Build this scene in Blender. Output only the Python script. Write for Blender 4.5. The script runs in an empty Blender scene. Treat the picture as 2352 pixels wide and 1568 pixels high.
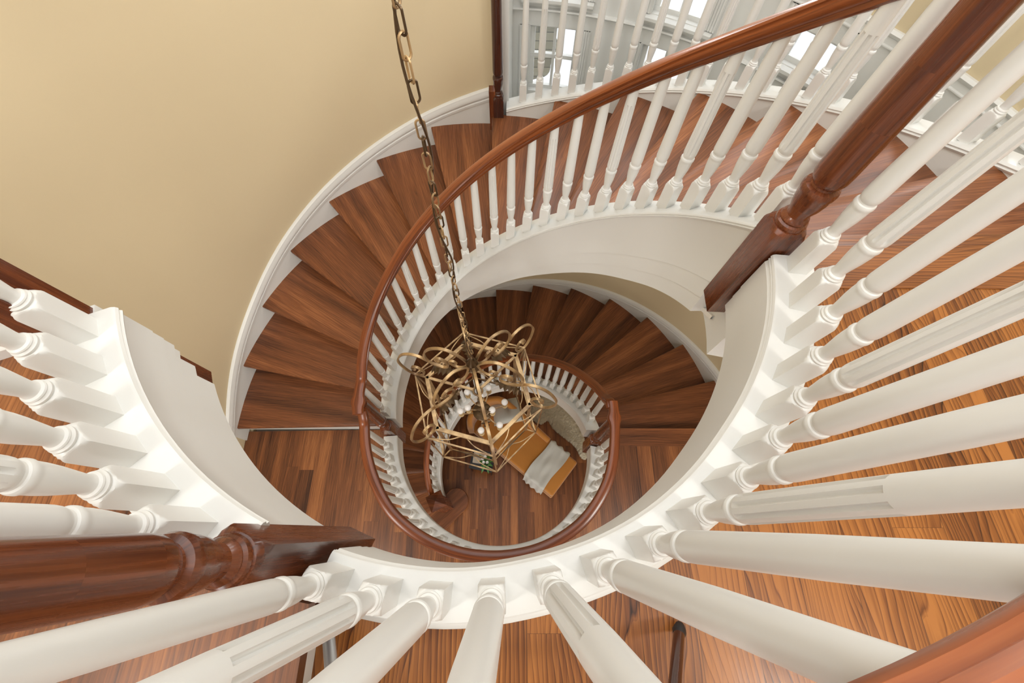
import bpy, bmesh, math, random
import numpy as np
from mathutils import Vector, Matrix
random.seed(7)
D2R = math.pi/180
C = bpy.context.scene.collection
S = bpy.context.scene

# ------------------------------------------------------------------ camera, world, lights, exposure
RI = .185                      # one rise
F1, F2, F3 = -.555, 2.775, 5.55
FL = F3 + RI                   # raised landing
CAMZ = 6.7026
W_, H_, FPX = 2352., 1568., 985.
nad = Vector((1166.3-W_/2, 1220.-H_/2, FPX)).normalized()      # straight down, seen by the camera
X = Vector((1, 0, 0)); X = (X - nad*X.dot(nad)).normalized()
Y = nad.cross(X)
if Y[1] > 0: Y = -Y
right = Vector((X[0], Y[0], -nad[0])); down = Vector((X[1], Y[1], -nad[1])); fwd = Vector((X[2], Y[2], -nad[2]))
cam = bpy.data.cameras.new('camera'); camo = bpy.data.objects.new('camera', cam); C.objects.link(camo)
M = Matrix((right, -down, -fwd)).transposed().to_4x4(); M.translation = Vector((.0862, -.8713, CAMZ))
camo.matrix_world = M
cam.sensor_width = 36; cam.lens = 36*FPX/W_; cam.clip_start = .02
S.camera = camo
S.view_settings.view_transform = 'Standard'; S.view_settings.look = 'None'
S.view_settings.exposure = 0.11; S.view_settings.gamma = 1.0; S.view_settings.use_curve_mapping = False
w = bpy.data.worlds.new('sky'); S.world = w; w.use_nodes = True
bg = w.node_tree.nodes['Background']; bg.inputs[0].default_value = (.93, .965, 1, 1); bg.inputs[1].default_value = 1.35

def area(name, loc, target, sx, sy, power, col=(1, 1, 1)):
    l = bpy.data.lights.new(name, 'AREA'); l.shape = 'RECTANGLE'; l.size = sx; l.size_y = sy
    l.energy = power; l.color = col
    o = bpy.data.objects.new(name, l); C.objects.link(o); o.location = loc
    d = Vector(target) - Vector(loc)
    o.rotation_euler = d.to_track_quat('-Z', 'Y').to_euler()
    return o
area('overhead_fill', (0, .2, 8.32), (0, .2, 0), 3.0, 3.0, 46, (1, .985, .96))  # added overhead fill, source unseen
for i, t in enumerate((81, 62.5, 44, 26)):
    a = t*D2R
    area('bay_daylight', (3.02*math.cos(a), 3.02*math.sin(a), 6.3), (0, 0, 4.6), .36, 1.5, 17, (.96, .98, 1))
for x in (-1.6, 1.6):
    area('ceiling_fill', (x*1.2, -1.9, 7.98), (x*.9+.6, 2.3, 4.8), .5, .5, 46, (1, .97, .92))  # added fill aimed at the bay panelling, no known lamp there
    area('south_fill', (x, -4.75, F3+1.7), (x*.4, 0, F3+.2), 1.1, 1.5, 40, (1, .99, .97))  # added fill from the south on each floor, outside the added windows
    area('south_fill', (x, -4.75, F2+1.5), (x*.4, 0, F2+.4), 1.1, 1.5, 60, (1, .98, .95))
    area('south_fill', (x, -4.75, F1+1.6), (x*.4, 0, F1), 1.1, 1.5, 60, (1, .97, .93))
for x, y, z, p in ((-1.7, -1.4, F3-.32, 16), (1.7, -1.2, F3-.32, 24), (0, -2.2, F2-.32, 14), (-1.9, -1.5, F2-.32, 9), (1.9, -1.2, F2-.32, 10)):
    area('ceiling_fill', (x, y, z), (x, y, 0), .5, .5, p, (1, .95, .88))  # added fill under the upper floors, brightens landing and ground floor

# ------------------------------------------------------------------ materials
def nt(name):
    m = bpy.data.materials.new(name); m.use_nodes = True
    return m, m.node_tree.nodes, m.node_tree.links, m.node_tree.nodes['Principled BSDF']
def N(nodes, t, **k):
    n = nodes.new(t)
    for a, b in k.items():
        if a in n.inputs: n.inputs[a].default_value = b
        else: setattr(n, a, b)
    return n
def paint(name, col, rough=.45, bump=.0, spec=.5, scale=60):
    m, ns, ls, p = nt(name)
    p.inputs['Base Color'].default_value = (*col, 1); p.inputs['Roughness'].default_value = rough
    p.inputs['Specular IOR Level'].default_value = spec
    tc = N(ns, 'ShaderNodeTexCoord'); nz = N(ns, 'ShaderNodeTexNoise', Scale=1.3, Detail=3.)
    ls.new(tc.outputs['Object'], nz.inputs['Vector'])
    r = N(ns, 'ShaderNodeValToRGB'); r.color_ramp.elements[0].position = .3; r.color_ramp.elements[1].position = .7
    r.color_ramp.elements[0].color = (*[c*.965 for c in col], 1); r.color_ramp.elements[1].color = (*col, 1)
    ls.new(nz.outputs['Fac'], r.inputs[0]); ls.new(r.outputs[0], p.inputs['Base Color'])
    if bump:
        n2 = N(ns, 'ShaderNodeTexNoise', Scale=float(scale), Detail=2.); b = N(ns, 'ShaderNodeBump', Strength=bump, Distance=.002)
        ls.new(tc.outputs['Object'], n2.inputs['Vector']); ls.new(n2.outputs['Fac'], b.inputs['Height']); ls.new(b.outputs[0], p.inputs['Normal'])
    return m
def wood(name, lo, mid, hi, rough=.3, coat=.3, plank=0., ring=9., contrast=1., coords='UV', seam=.0, vfreq=5., lines=30., fine=.62):
    """grain runs along the first texture axis (metres)"""
    m, ns, ls, p = nt(name)
    tc = N(ns, 'ShaderNodeTexCoord'); oi = N(ns, 'ShaderNodeObjectInfo')
    sep = N(ns, 'ShaderNodeSeparateXYZ'); ls.new(tc.outputs['UV' if coords == 'UV' else 'Object'], sep.inputs[0])
    def math_(op, a, b=None, c=None):
        n = N(ns, 'ShaderNodeMath', operation=op)
        for i, v in enumerate((a, b, c)):
            if v is None: continue
            if isinstance(v, (int, float)): n.inputs[i].default_value = v
            else: ls.new(v, n.inputs[i])
        return n.outputs[0]
    if coords == 'UV': u, v = sep.outputs[0], sep.outputs[1]
    else: u, v = sep.outputs[1], sep.outputs[0]
    seed = math_('MULTIPLY', oi.outputs['Random'], 31.)
    if plank:
        k = math_('FLOOR', math_('DIVIDE', v, plank))
        wn = N(ns, 'ShaderNodeTexWhiteNoise', noise_dimensions='1D'); ls.new(k, wn.inputs['W'])
        u0 = math_('ADD', u, math_('MULTIPLY', wn.outputs['Value'], 7.3))
        k2 = math_('FLOOR', math_('DIVIDE', u0, 1.3))
        wn2 = N(ns, 'ShaderNodeTexWhiteNoise', noise_dimensions='2D')
        cb = N(ns, 'ShaderNodeCombineXYZ'); ls.new(k, cb.inputs[0]); ls.new(k2, cb.inputs[1]); ls.new(cb.outputs[0], wn2.inputs['Vector'])
        rnd = wn2.outputs['Value']; seed = math_('ADD', seed, math_('MULTIPLY', rnd, 40.))
    # slow warp
    c1 = N(ns, 'ShaderNodeCombineXYZ'); ls.new(math_('MULTIPLY', u, 1.1), c1.inputs[0]); ls.new(math_('MULTIPLY', v, vfreq), c1.inputs[1]); ls.new(seed, c1.inputs[2])
    n1 = N(ns, 'ShaderNodeTexNoise', Scale=1., Detail=2.5, Roughness=.55); ls.new(c1.outputs[0], n1.inputs['Vector'])
    ph = math_('ADD', math_('MULTIPLY', n1.outputs['Fac'], ring), math_('MULTIPLY', v, lines))
    rings = math_('FRACT', ph)
    ramp = N(ns, 'ShaderNodeValToRGB')
    e = ramp.color_ramp.elements; e[0].position = 0.; e[0].color = (1, 1, 1, 1); e[1].position = .55; e[1].color = (.62, .62, .62, 1)
    x = e.new(.80); x.color = (.50, .50, .50, 1); x = e.new(.90); x.color = (.05, .05, .05, 1); x = e.new(.96); x.color = (.75, .75, .75, 1)
    ls.new(rings, ramp.inputs[0])
    # pores / streaks
    c2 = N(ns, 'ShaderNodeCombineXYZ'); ls.new(math_('MULTIPLY', u, 5.), c2.inputs[0]); ls.new(math_('MULTIPLY', v, 170.), c2.inputs[1]); ls.new(seed, c2.inputs[2])
    n2 = N(ns, 'ShaderNodeTexNoise', Scale=1., Detail=3., Roughness=.6); ls.new(c2.outputs[0], n2.inputs['Vector'])
    c3 = N(ns, 'ShaderNodeCombineXYZ'); ls.new(math_('MULTIPLY', u, .7), c3.inputs[0]); ls.new(math_('MULTIPLY', v, 11.), c3.inputs[1]); ls.new(seed, c3.inputs[2])
    n3 = N(ns, 'ShaderNodeTexNoise', Scale=1., Detail=2.); ls.new(c3.outputs[0], n3.inputs['Vector'])
    f = math_('ADD', math_('MULTIPLY', ramp.outputs[0], .34*contrast), math_('MULTIPLY', n2.outputs['Fac'], fine))
    f = math_('ADD', f, math_('MULTIPLY', n3.outputs['Fac'], .75))
    if plank: f = math_('ADD', f, math_('MULTIPLY', math_('SUBTRACT', rnd, .5), .34))
    else: f = math_('ADD', f, math_('MULTIPLY', math_('SUBTRACT', oi.outputs['Random'], .5), .18))
    f = math_('SUBTRACT', f, .42)
    cr = N(ns, 'ShaderNodeValToRGB'); e = cr.color_ramp.elements
    e[0].position = .08; e[0].color = (*lo, 1); e[1].position = .82; e[1].color = (*hi, 1); x = e.new(.42); x.color = (*mid, 1)
    ls.new(f, cr.inputs[0]); col = cr.outputs[0]
    if plank and seam:
        fr = math_('FRACT', math_('DIVIDE', v, plank)); d = math_('ABSOLUTE', math_('SUBTRACT', fr, .5))
        s1 = math_('GREATER_THAN', d, .5-seam/plank)
        fu = math_('FRACT', math_('DIVIDE', u0, 1.3)); s2 = math_('LESS_THAN', fu, seam/1.3)
        sm = math_('MAXIMUM', s1, s2)
        mx = N(ns, 'ShaderNodeMixRGB'); ls.new(math_('MULTIPLY', sm, .55), mx.inputs[0]); ls.new(col, mx.inputs[1]); mx.inputs[2].default_value = (.03, .012, .006, 1)
        col = mx.outputs[0]
    ls.new(col, p.inputs['Base Color'])
    rr = math_('ADD', math_('MULTIPLY', n2.outputs['Fac'], .16), rough-.08); ls.new(rr, p.inputs['Roughness'])
    p.inputs['Coat Weight'].default_value = coat; p.inputs['Coat Roughness'].default_value = .16; p.inputs['Specular IOR Level'].default_value = .38
    b = N(ns, 'ShaderNodeBump', Strength=.12, Distance=.001); ls.new(f, b.inputs['Height']); ls.new(b.outputs[0], p.inputs['Normal'])
    return m
def simple(name, col, rough=.5, metal=0., **k):
    m, ns, ls, p = nt(name); p.inputs['Base Color'].default_value = (*col, 1); p.inputs['Roughness'].default_value = rough; p.inputs['Metallic'].default_value = metal
    for a, b in k.items(): p.inputs[a.replace('_', ' ')].default_value = b
    return m
MWHITE = paint('white_gloss_trim_paint', (.745, .75, .725), .33)
MTAN = paint('tan_wall_paint', (.67, .56, .365), .6, .08)
MCEIL = paint('white_ceiling_paint', (.82, .80, .75), .8)
MTREAD = wood('walnut_stained_oak_tread', (.050, .017, .007), (.200, .068, .024), (.47, .185, .068), .40, .06, ring=7., contrast=.45, vfreq=9., lines=60.)
MLAND = wood('walnut_stained_oak_floor', (.050, .017, .007), (.205, .072, .024), (.50, .20, .065), .40, .06, plank=.125, ring=7., contrast=.5, vfreq=9., lines=60., coords='Object', seam=.0012)
MTHIRD = wood('amber_oak_floor', (.022, .007, .003), (.155, .049, .011), (.37, .14, .032), .36, .08, plank=.13, ring=16., contrast=1.5, vfreq=6., lines=70., coords='Object', seam=.001)
MTHIRDB = wood('amber_oak_border_board', (.022, .007, .003), (.150, .048, .012), (.34, .125, .032), .36, .08, ring=14., contrast=1.2, lines=70.)
MRAIL = wood('cherry_stained_rail_wood', (.10, .024, .007), (.32, .085, .020), (.55, .19, .05), .30, .22, ring=3., contrast=.4, fine=.45, vfreq=9.)
MNEWEL = wood('mahogany_stained_newel_wood', (.08, .020, .008), (.25, .07, .021), (.48, .165, .045), .27, .35, ring=3., contrast=.35, fine=.4)
MDARK = wood('dark_mahogany_newel_wood', (.02, .006, .004), (.05, .014, .008), (.09, .025, .012), .2, .8, ring=3., contrast=.4)
def brass():
    m, ns, ls, p = nt('antique_brushed_brass'); p.inputs['Metallic'].default_value = .75; p.inputs['Roughness'].default_value = .42
    tc = N(ns, 'ShaderNodeTexCoord'); nz = N(ns, 'ShaderNodeTexNoise', Scale=14., Detail=3.); mp = N(ns, 'ShaderNodeMapping'); mp.inputs['Scale'].default_value = (1, 1, .35)
    ls.new(tc.outputs['Object'], mp.inputs[0]); ls.new(mp.outputs[0], nz.inputs['Vector'])
    r = N(ns, 'ShaderNodeValToRGB'); e = r.color_ramp.elements; e[0].position = .32; e[0].color = (.24, .155, .09, 1); e[1].position = .62; e[1].color = (.62, .44, .235, 1)
    ls.new(nz.outputs['Fac'], r.inputs[0]); ls.new(r.outputs[0], p.inputs['Base Color']); return m
MBRASS = brass()
MBRONZE = simple('dark_bronze_metal', (.12, .08, .045), .35, .8)
MBLACK = simple('blackened_iron', (.03, .03, .033), .5, .5)
MBULB = simple('frosted_bulb_glass', (.93, .93, .93), .35)
MCANDLE = simple('cream_candle_sleeve', (.62, .46, .24), .5)
def glass():
    m, ns, ls, p = nt('window_glass'); ns.remove(p); out = [n for n in ns if n.type == 'OUTPUT_MATERIAL'][0]
    t = N(ns, 'ShaderNodeBsdfTransparent'); g = N(ns, 'ShaderNodeBsdfGlossy', Roughness=.02); mx = N(ns, 'ShaderNodeMixShader', Fac=.06)
    ls.new(t.outputs[0], mx.inputs[1]); ls.new(g.outputs[0], mx.inputs[2]); ls.new(mx.outputs[0], out.inputs[0]); return m
MGLASS = glass()
def cloth(name, col, rough=.85, scale=260., strength=.25, sheen=.3, var=.85):
    m, ns, ls, p = nt(name); p.inputs['Roughness'].default_value = rough; p.inputs['Sheen Weight'].default_value = sheen
    tc = N(ns, 'ShaderNodeTexCoord'); nz = N(ns, 'ShaderNodeTexNoise', Scale=5., Detail=3.); ls.new(tc.outputs['Object'], nz.inputs['Vector'])
    r = N(ns, 'ShaderNodeValToRGB'); r.color_ramp.elements[0].color = (*[c*var for c in col], 1); r.color_ramp.elements[1].color = (*col, 1)
    ls.new(nz.outputs['Fac'], r.inputs[0]); ls.new(r.outputs[0], p.inputs['Base Color'])
    n2 = N(ns, 'ShaderNodeTexNoise', Scale=scale, Detail=2.); b = N(ns, 'ShaderNodeBump', Strength=strength, Distance=.002)
    ls.new(tc.outputs['Object'], n2.inputs['Vector']); ls.new(n2.outputs['Fac'], b.inputs['Height']); ls.new(b.outputs[0], p.inputs['Normal'])
    return m
MVELVET = cloth('mustard_velvet', (.52, .205, .025), .8, 300., .1, .6)
MLINEN = cloth('pale_grey_linen', (.62, .63, .60), .9, 300., .3)
MFUR = cloth('cream_sheepskin_wool', (.66, .60, .46), .95, 70., 1.0, .5, .7)
MALU = simple('brushed_aluminium', (.55, .56, .57), .35, .8)
MRUBBER = simple('black_rubber', (.02, .02, .022), .55)
MLEAF = simple('green_leaf', (.06, .20, .04), .5)
MPETAL = simple('white_petal', (.85, .85, .83), .6)
MPAPER = simple('pale_book_paper', (.62, .55, .46), .7)
MTABLE = simple('black_lacquer_table', (.015, .015, .016), .3)
MVASE = simple('clear_vase_glass', (.75, .9, .85), .05, Transmission_Weight=.9, IOR=1.3)
def shingle():
    m, ns, ls, p = nt('weathered_roof_shingle'); p.inputs['Roughness'].default_value = .9
    tc = N(ns, 'ShaderNodeTexCoord'); b = N(ns, 'ShaderNodeTexBrick', Scale=1.); b.inputs['Color1'].default_value = (.16, .15, .115, 1); b.inputs['Color2'].default_value = (.25, .23, .17, 1); b.inputs['Mortar'].default_value = (.09, .085, .07, 1)
    b.inputs['Brick Width'].default_value = .9; b.inputs['Row Height'].default_value = .13; b.inputs['Mortar Size'].default_value = .007
    ls.new(tc.outputs['Object'], b.inputs['Vector']); ls.new(b.outputs['Color'], p.inputs['Base Color']); return m
MSHINGLE = shingle()
MSNOW = simple('snow', (.92, .93, .96), .8)

# ------------------------------------------------------------------ builders
def tag(o, label=None, cat=None, group=None, kind=None):
    if label: o['label'] = label
    if cat: o['category'] = cat
    if group: o['group'] = group
    if kind: o['kind'] = kind
    return o
def thing(name, loc, label, cat, group=None):
    o = bpy.data.objects.new(name, None); C.objects.link(o); o.location = loc; o.empty_display_size = .1
    return tag(o, label, cat, group)
def mesh(name, vs, fs, mat, parent=None, uvs=None, angle=35, smooth=True):
    base = Vector((0, 0, 0)); q = parent
    while q is not None: base += q.location; q = q.parent
    me = bpy.data.meshes.new(name)
    me.from_pydata([tuple(Vector(v)-base) for v in vs], [], fs)
    if uvs:
        ul = me.uv_layers.new(name='UVMap')
        for poly in me.polygons:
            for li in poly.loop_indices: ul.data[li].uv = uvs[poly.index][li-poly.loop_start] if isinstance(uvs, list) and isinstance(uvs[0], (list, tuple)) and isinstance(uvs[0][0], (list, tuple)) else uvs[me.loops[li].vertex_index]
    me.materials.append(mat)
    bm = bmesh.new(); bm.from_mesh(me); bmesh.ops.recalc_face_normals(bm, faces=bm.faces); bm.to_mesh(me); bm.free()
    if smooth: me.shade_smooth(); me.set_sharp_from_angle(angle=angle*D2R)
    o = bpy.data.objects.new(name, me); C.objects.link(o)
    if parent: o.parent = parent
    return o
def struct(name, *a, **k):
    o = mesh(name, *a, **k); o['kind'] = 'structure'; return o
class MB:
    """collects pieces into one mesh"""
    def __init__(s): s.v = []; s.f = []; s.uv = []
    def add(s, vs, fs, uvf=None):
        n = len(s.v); s.v += [tuple(v) for v in vs]
        for i, f in enumerate(fs):
            s.f.append(tuple(n+j for j in f))
            s.uv.append(uvf[i] if uvf else [(0, 0)]*len(f))
        return s
    def box(s, c, size, rz=0, axis=None):
        hx, hy, hz = [q/2 for q in size]; vs = []
        R = Matrix.Rotation(rz, 3, 'Z') if axis is None else axis
        for dx in (-1, 1):
            for dy in (-1, 1):
                for dz in (-1, 1): vs.append(Vector(c)+R@Vector((dx*hx, dy*hy, dz*hz)))
        fs = [(0, 1, 3, 2), (4, 6, 7, 5), (0, 4, 5, 1), (2, 3, 7, 6), (0, 2, 6, 4), (1, 5, 7, 3)]
        L = [size[0], size[1], size[2]]; loc = [(dx*hx, dy*hy, dz*hz) for dx in (-1, 1) for dy in (-1, 1) for dz in (-1, 1)]
        m = L.index(max(L)); uvf = []
        for f in fs:
            p = [loc[j] for j in f]; ax = [a for a in range(3) if max(q[a] for q in p)-min(q[a] for q in p) > 1e-9]
            a, b = (ax[0], ax[1]) if len(ax) == 2 else (0, 1)
            if b == m or (a != m and L[b] > L[a]): a, b = b, a
            uvf.append([(q[a], q[b]) for q in p])
        return s.add(vs, fs, uvf)
    def sweep(s, path, prof, closed=False, caps=True, frames=None, closed_prof=True):
        """path: points; prof: (side, up) points; frames: (side, up) vectors per station"""
        n = len(path); m = len(prof); vs = []; L = 0.; us = []
        for i in range(n):
            p = Vector(path[i])
            if i: L += (p-Vector(path[i-1])).length
            us.append(L)
            if frames: sd, up = frames[i]
            for a, b in prof: vs.append(p+sd*a+up*b)
        pl = [0.]
        for j in range(m): a = prof[j]; b = prof[(j+1) % m]; pl.append(pl[-1]+math.hypot(b[0]-a[0], b[1]-a[1]))
        fs = []; uv = []
        for i in range(n if closed else n-1):
            i2 = (i+1) % n; u1 = us[i]; u2 = us[i+1] if i+1 < n else us[i]+.02
            for j in range(m if closed_prof else m-1):
                j2 = (j+1) % m
                fs.append((i*m+j, i*m+j2, i2*m+j2, i2*m+j)); uv.append([(u1, pl[j]), (u1, pl[j+1]), (u2, pl[j+1]), (u2, pl[j])])
        if caps and not closed and closed_prof:
            for k in (0, n-1):
                fs.append(tuple(k*m+j for j in range(m))); uv.append([(us[k]+a*.2, b) for a, b in prof])
        return s.add(vs, fs, uv)
    def tube(s, pts, r, seg=8, closed=False, caps=True, flat=None):
        """round (or flat strip) tube along points"""
        n = len(pts); P_ = [Vector(p) for p in pts]; fr = []; ref = None
        for i in range(n):
            a = P_[(i-1) % n] if (closed or i > 0) else P_[i]; b = P_[(i+1) % n] if (closed or i < n-1) else P_[i]
            t = (b-a).normalized()
            if ref is None:
                ref = Vector((0, 0, 1)) if abs(t.z) < .9 else Vector((1, 0, 0))
            sd = t.cross(ref).normalized(); up = sd.cross(t).normalized(); ref = up; fr.append((sd, up))
        rr = r if isinstance(r, (list, tuple)) else [r]*n
        vs = []; m = seg
        for i in range(n):
            sd, up = fr[i]
            for j in range(m):
                a = 2*math.pi*j/m; vs.append(P_[i]+sd*math.cos(a)*rr[i]+up*math.sin(a)*rr[i])
        fs = []
        for i in range(n if closed else n-1):
            i2 = (i+1) % n
            for j in range(m): j2 = (j+1) % m; fs.append((i*m+j, i*m+j2, i2*m+j2, i2*m+j))
        if caps and not closed:
            fs.append(tuple(range(m))); fs.append(tuple((n-1)*m+j for j in range(m)))
        return s.add(vs, fs)
    def strip(s, pts, w, t, side):
        """flat bar along points lying in a plane whose normal is side"""
        n = len(pts); P_ = [Vector(p) for p in pts]; fr = []
        for i in range(n):
            a = P_[max(0, i-1)]; b = P_[min(n-1, i+1)]; d = (b-a).normalized(); up = side.cross(d).normalized(); fr.append((side, up))
        return s.sweep(pts, [(-w/2, -t/2), (w/2, -t/2), (w/2, t/2), (-w/2, t/2)], frames=fr)
    def lathe(s, prof, c=(0, 0, 0), seg=40, rz=0, flute=None):
        """prof rows: (z, radius, square half width or 0): radius clips the square"""
        vs = []; m = seg
        for z, r, q in prof:
            for j in range(m):
                a = 2*math.pi*j/m; rad = r
                if q: rad = min(r, q/max(abs(math.cos(a)), abs(math.sin(a))))
                if flute and flute[0] <= z <= flute[1]:
                    rad *= 1-flute[3]*max(0., math.cos(a*flute[2]))**.6
                vs.append((c[0]+rad*math.cos(a+rz), c[1]+rad*math.sin(a+rz), c[2]+z))
        fs = []; uv = []
        for i in range(len(prof)-1):
            for j in range(m):
                j2 = (j+1) % m; fs.append((i*m+j, i*m+j2, (i+1)*m+j2, (i+1)*m+j))
                r_ = max(prof[i][1], .01)
                a1, a2 = j/m*6.28*r_, (j+1)/m*6.28*r_; z1, z2 = prof[i][0], prof[i+1][0]
                uv.append([(z1, a1), (z1, a2), (z2, a2), (z2, a1)])
        for k in (0, len(prof)-1):
            fs.append(tuple(k*m+j for j in range(m))); uv.append([(.1*math.cos(6.28*j/m), .1*math.sin(6.28*j/m)) for j in range(m)])
        return s.add(vs, fs, uv)
    def build(s, name, mat, parent=None, angle=35, **k): return mesh(name, s.v, s.f, mat, parent, [list(u) for u in s.uv], angle, **k)
    def struct(s, name, mat, angle=35):
        o = s.build(name, mat, None, angle); o['kind'] = 'structure'; return o

def pt(r, t, z): return Vector((r*math.cos(t*D2R), r*math.sin(t*D2R), z))
def table(pairs):
    xs = np.array([p[0] for p in pairs], float); ys = np.array([p[1] for p in pairs], float)
    o = np.argsort(xs); xs, ys = xs[o], ys[o]
    g = np.arange(xs[0], xs[-1]+.01, .5); v = np.interp(g, xs, ys)
    pad = 14; vp = np.concatenate([2*v[0]-v[1:pad+1][::-1], v, 2*v[-1]-v[-pad-1:-1][::-1]])
    k = np.hanning(2*pad+1); k /= k.sum(); v = np.convolve(vp, k, 'valid')
    return lambda t: float(np.interp(t, g, v))
def arc(t0, t1, step=2.):
    n = max(2, int(abs(t1-t0)/step)+1); return [t0+(t1-t0)*i/(n-1) for i in range(n)]
def ring_sweep(mb, ts, rf, zf, prof):
    """vertical-plane profile swept round the well; prof rows (dr, dz)"""
    path = [pt(rf(t), t, zf(t)) for t in ts]; fr = [(pt(1, t, 0), Vector((0, 0, 1))) for t in ts]
    mb.sweep(path, prof, frames=fr)

# radius of the inner corner of the baluster blocks, level by level
RB3 = table([(200, .985), (240, .984), (255, .981), (261, .977), (268, .973), (278, .96), (285, .955), (292, .951), (299, .946), (306, .943), (328, .938), (335, .938), (343, .94), (350, .941), (357, .942)])
RBL = lambda t: .98
RB23 = table([(186, .926), (178, .921), (165, .913), (152, .9), (139, .889), (126, .881), (112, .873), (99, .869), (85, .864), (71, .861), (58, .862), (45, .873), (32, .88), (19, .9), (6, .903), (-8, .905)])
RB2 = table([(180, .95), (193, .955), (199, .96), (207, .965), (218, .975), (230, .99), (241, 1.002), (252, 1.01), (262, 1.018), (273, 1.02), (291, 1.02), (305, 1.0), (317, .975), (330, .937), (342, .9), (352, .865), (362, .84)])
RB12 = table([(-6, .83), (6, .815), (16, .80), (22, .79), (30, .785), (45, .78), (58, .785), (71, .80), (85, .825), (98, .85), (112, .868), (126, .875), (140, .875), (155, .888), (174, .915), (190, .95), (205, .985), (214, 1.0)])
noseC = lambda t: F2+RI+(181.3-t)*.01442
noseB = lambda t: (197.3-t)/13.12*RI
CAP = .06
def stringer_profile(depth, out=.085, e=.040, fr=.010):
    """rows (dr, dz) around r_b and the cap top; e: how far the moulded edge stands inside the baluster blocks"""
    p = [(out, 0), (-e+.010, 0), (-e+.003, -.004), (-e, -.011), (-e+.004, -.018), (-e, -.023), (-e+.004, -.031), (-e+max(fr, .002)*.8, -.035), (-e+fr, -.04)]
    p += [(-e+fr, -depth*.60), (-e+fr+.003, -depth*.605), (-e+fr+.003, -depth*.80), (-e+fr+.006, -depth*.805), (-e+fr+.006, -depth), (out, -depth)]
    return p
E3 = table([(250, .020), (262, .021), (286, .019), (298, .021), (308, .030), (316, .040), (357, .039)])

# ------------------------------------------------------------------ floors and walls (the setting)
def slab(name, mat, outline, z0, z1):
    """polygon outline with thickness"""
    n = len(outline); vs = [(x, y, z0) for x, y in outline]+[(x, y, z1) for x, y in outline]
    fs = [tuple(range(n)), tuple(range(2*n-1, n-1, -1))]+[(i, (i+1) % n, n+(i+1) % n, n+i) for i in range(n)]
    return struct(name, vs, fs, mat, smooth=False)
def xy(r, t): p = pt(r, t, 0); return (p.x, p.y)
XW, XE, YS = -3.0, 3.3, -4.6
# third floor (amber oak): from the nosing round the well to the raised landing
xr = -.31
arc3 = [xy(RB3(t)+.07, t) for t in arc(360, 252)]
t_l = 252
outl = [xy(RB3(359)+.07, 360), (XE, .028)] + [(XE, YS), (xr-.05, YS), (xr-.05, -math.sqrt(1.05**2-xr**2))] + [xy(RB3(t)+.07, t) for t in arc(252, 358)]
slab('floor', MTHIRD, outl, F3-.10, F3)
# border boards behind the nosing line (grain crosswise)
b = MB(); b.box(((.95+XE)/2, -.075, F3+.002), (XE-.95, .20, .004)); o = b.struct('trim_1', MTHIRDB)
# raised landing: dark oak
outl = [(xr-.03, -.985)] + [xy(RBL(t)+.075, t) for t in arc(249, 203)] + [xy(2.42, 203), xy(2.42, 210), (XW, -1.4), (XW, YS), (xr-.03, YS)]
outl2 = [(xr+.012, -1.0)]+outl[1:-1]+[(xr+.012, YS)]
slab('floor', MLAND, outl2, FL-.032, FL)
b = MB(); b.box((xr-.040, (-1.0+YS)/2, F3+.075), (.02, -1.0-YS-.02, .155)); b.struct('trim_2', MWHITE)
# second floor
outl = [xy(RB2(t)+.07, t) for t in arc(181, 359)] + [(XE, -.02), (XE, YS), (XW, YS), (XW, -.3), (-2.33, -.3), (-2.33, -.04)]
slab('floor', MLAND, outl, F2-.10, F2)
b = MB(); b.box(((.9+2.25)/2, -.085, F2+.002), (1.4, .16, .004)); b.struct('trim_3', MTREAD)
# ground floor
slab('floor', MLAND, [(XW, YS), (XE, YS), (XE, 3.4), (XW, 3.4)], F1-.1, F1)
# ceilings below each floor
outl = [xy(RB3(t)+.05, t) for t in arc(252, 359)] + [(XE, -.02), (XE, YS), (xr-.05, YS)]
slab('ceiling', MCEIL, outl+[(xr-.05, -1.0)], F3-.30, F3-.26)
outl = [xy(1.05, 249)]+[xy(1.055, t) for t in arc(249, 203)] + [xy(2.42, 203), xy(2.42, 210), (XW, -1.4), (XW, YS), (xr-.05, YS)]
slab('ceiling', MCEIL, outl, F3-.14, F3-.10)
outl = [xy(RB2(t)+.05, t) for t in arc(181, 359)] + [(XE, -.02), (XE, YS), (XW, YS), (XW, -.3), (-2.33, -.3)]
slab('ceiling', MCEIL, outl, F2-.30, F2-.26)
# top ceiling with a square opening, added to let overhead fill light in
def ceiling_frame(z, h):
    b = MB()
    for x0, x1, y0, y1 in ((XW, -1.6, YS, 3.4), (1.6, XE, YS, 3.4), (-1.6, 1.6, YS, -1.4), (-1.6, 1.6, 1.8, 3.4)):
        b.box(((x0+x1)/2, (y0+y1)/2, z), (x1-x0, y1-y0, h))
    for sx in (-1, 1): b.box((sx*1.62, .2, z+.2), (.04, 3.28, .4))
    for yy in (-1.42, 1.82): b.box((0, yy, z+.2), (3.28, .04, .4))
    b.struct('ceiling', MCEIL)
ceiling_frame(8.1, .1)
b = MB()
for x in (-1.6, -.53, .53, 1.6): b.box((x, .2, 8.52), (.06, 3.3, .06))
for y in (-1.4, .2, 1.8): b.box((0, y, 8.52), (3.3, .06, .055))
sk = b.build('window_5', MWHITE); sk['kind'] = 'structure'  # unseen skylight frame, added around the overhead fill
b = MB(); b.box((0, .2, 8.54), (3.24, 3.24, .006)); g = b.build('added_skylight_glass', MGLASS, sk)
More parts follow.
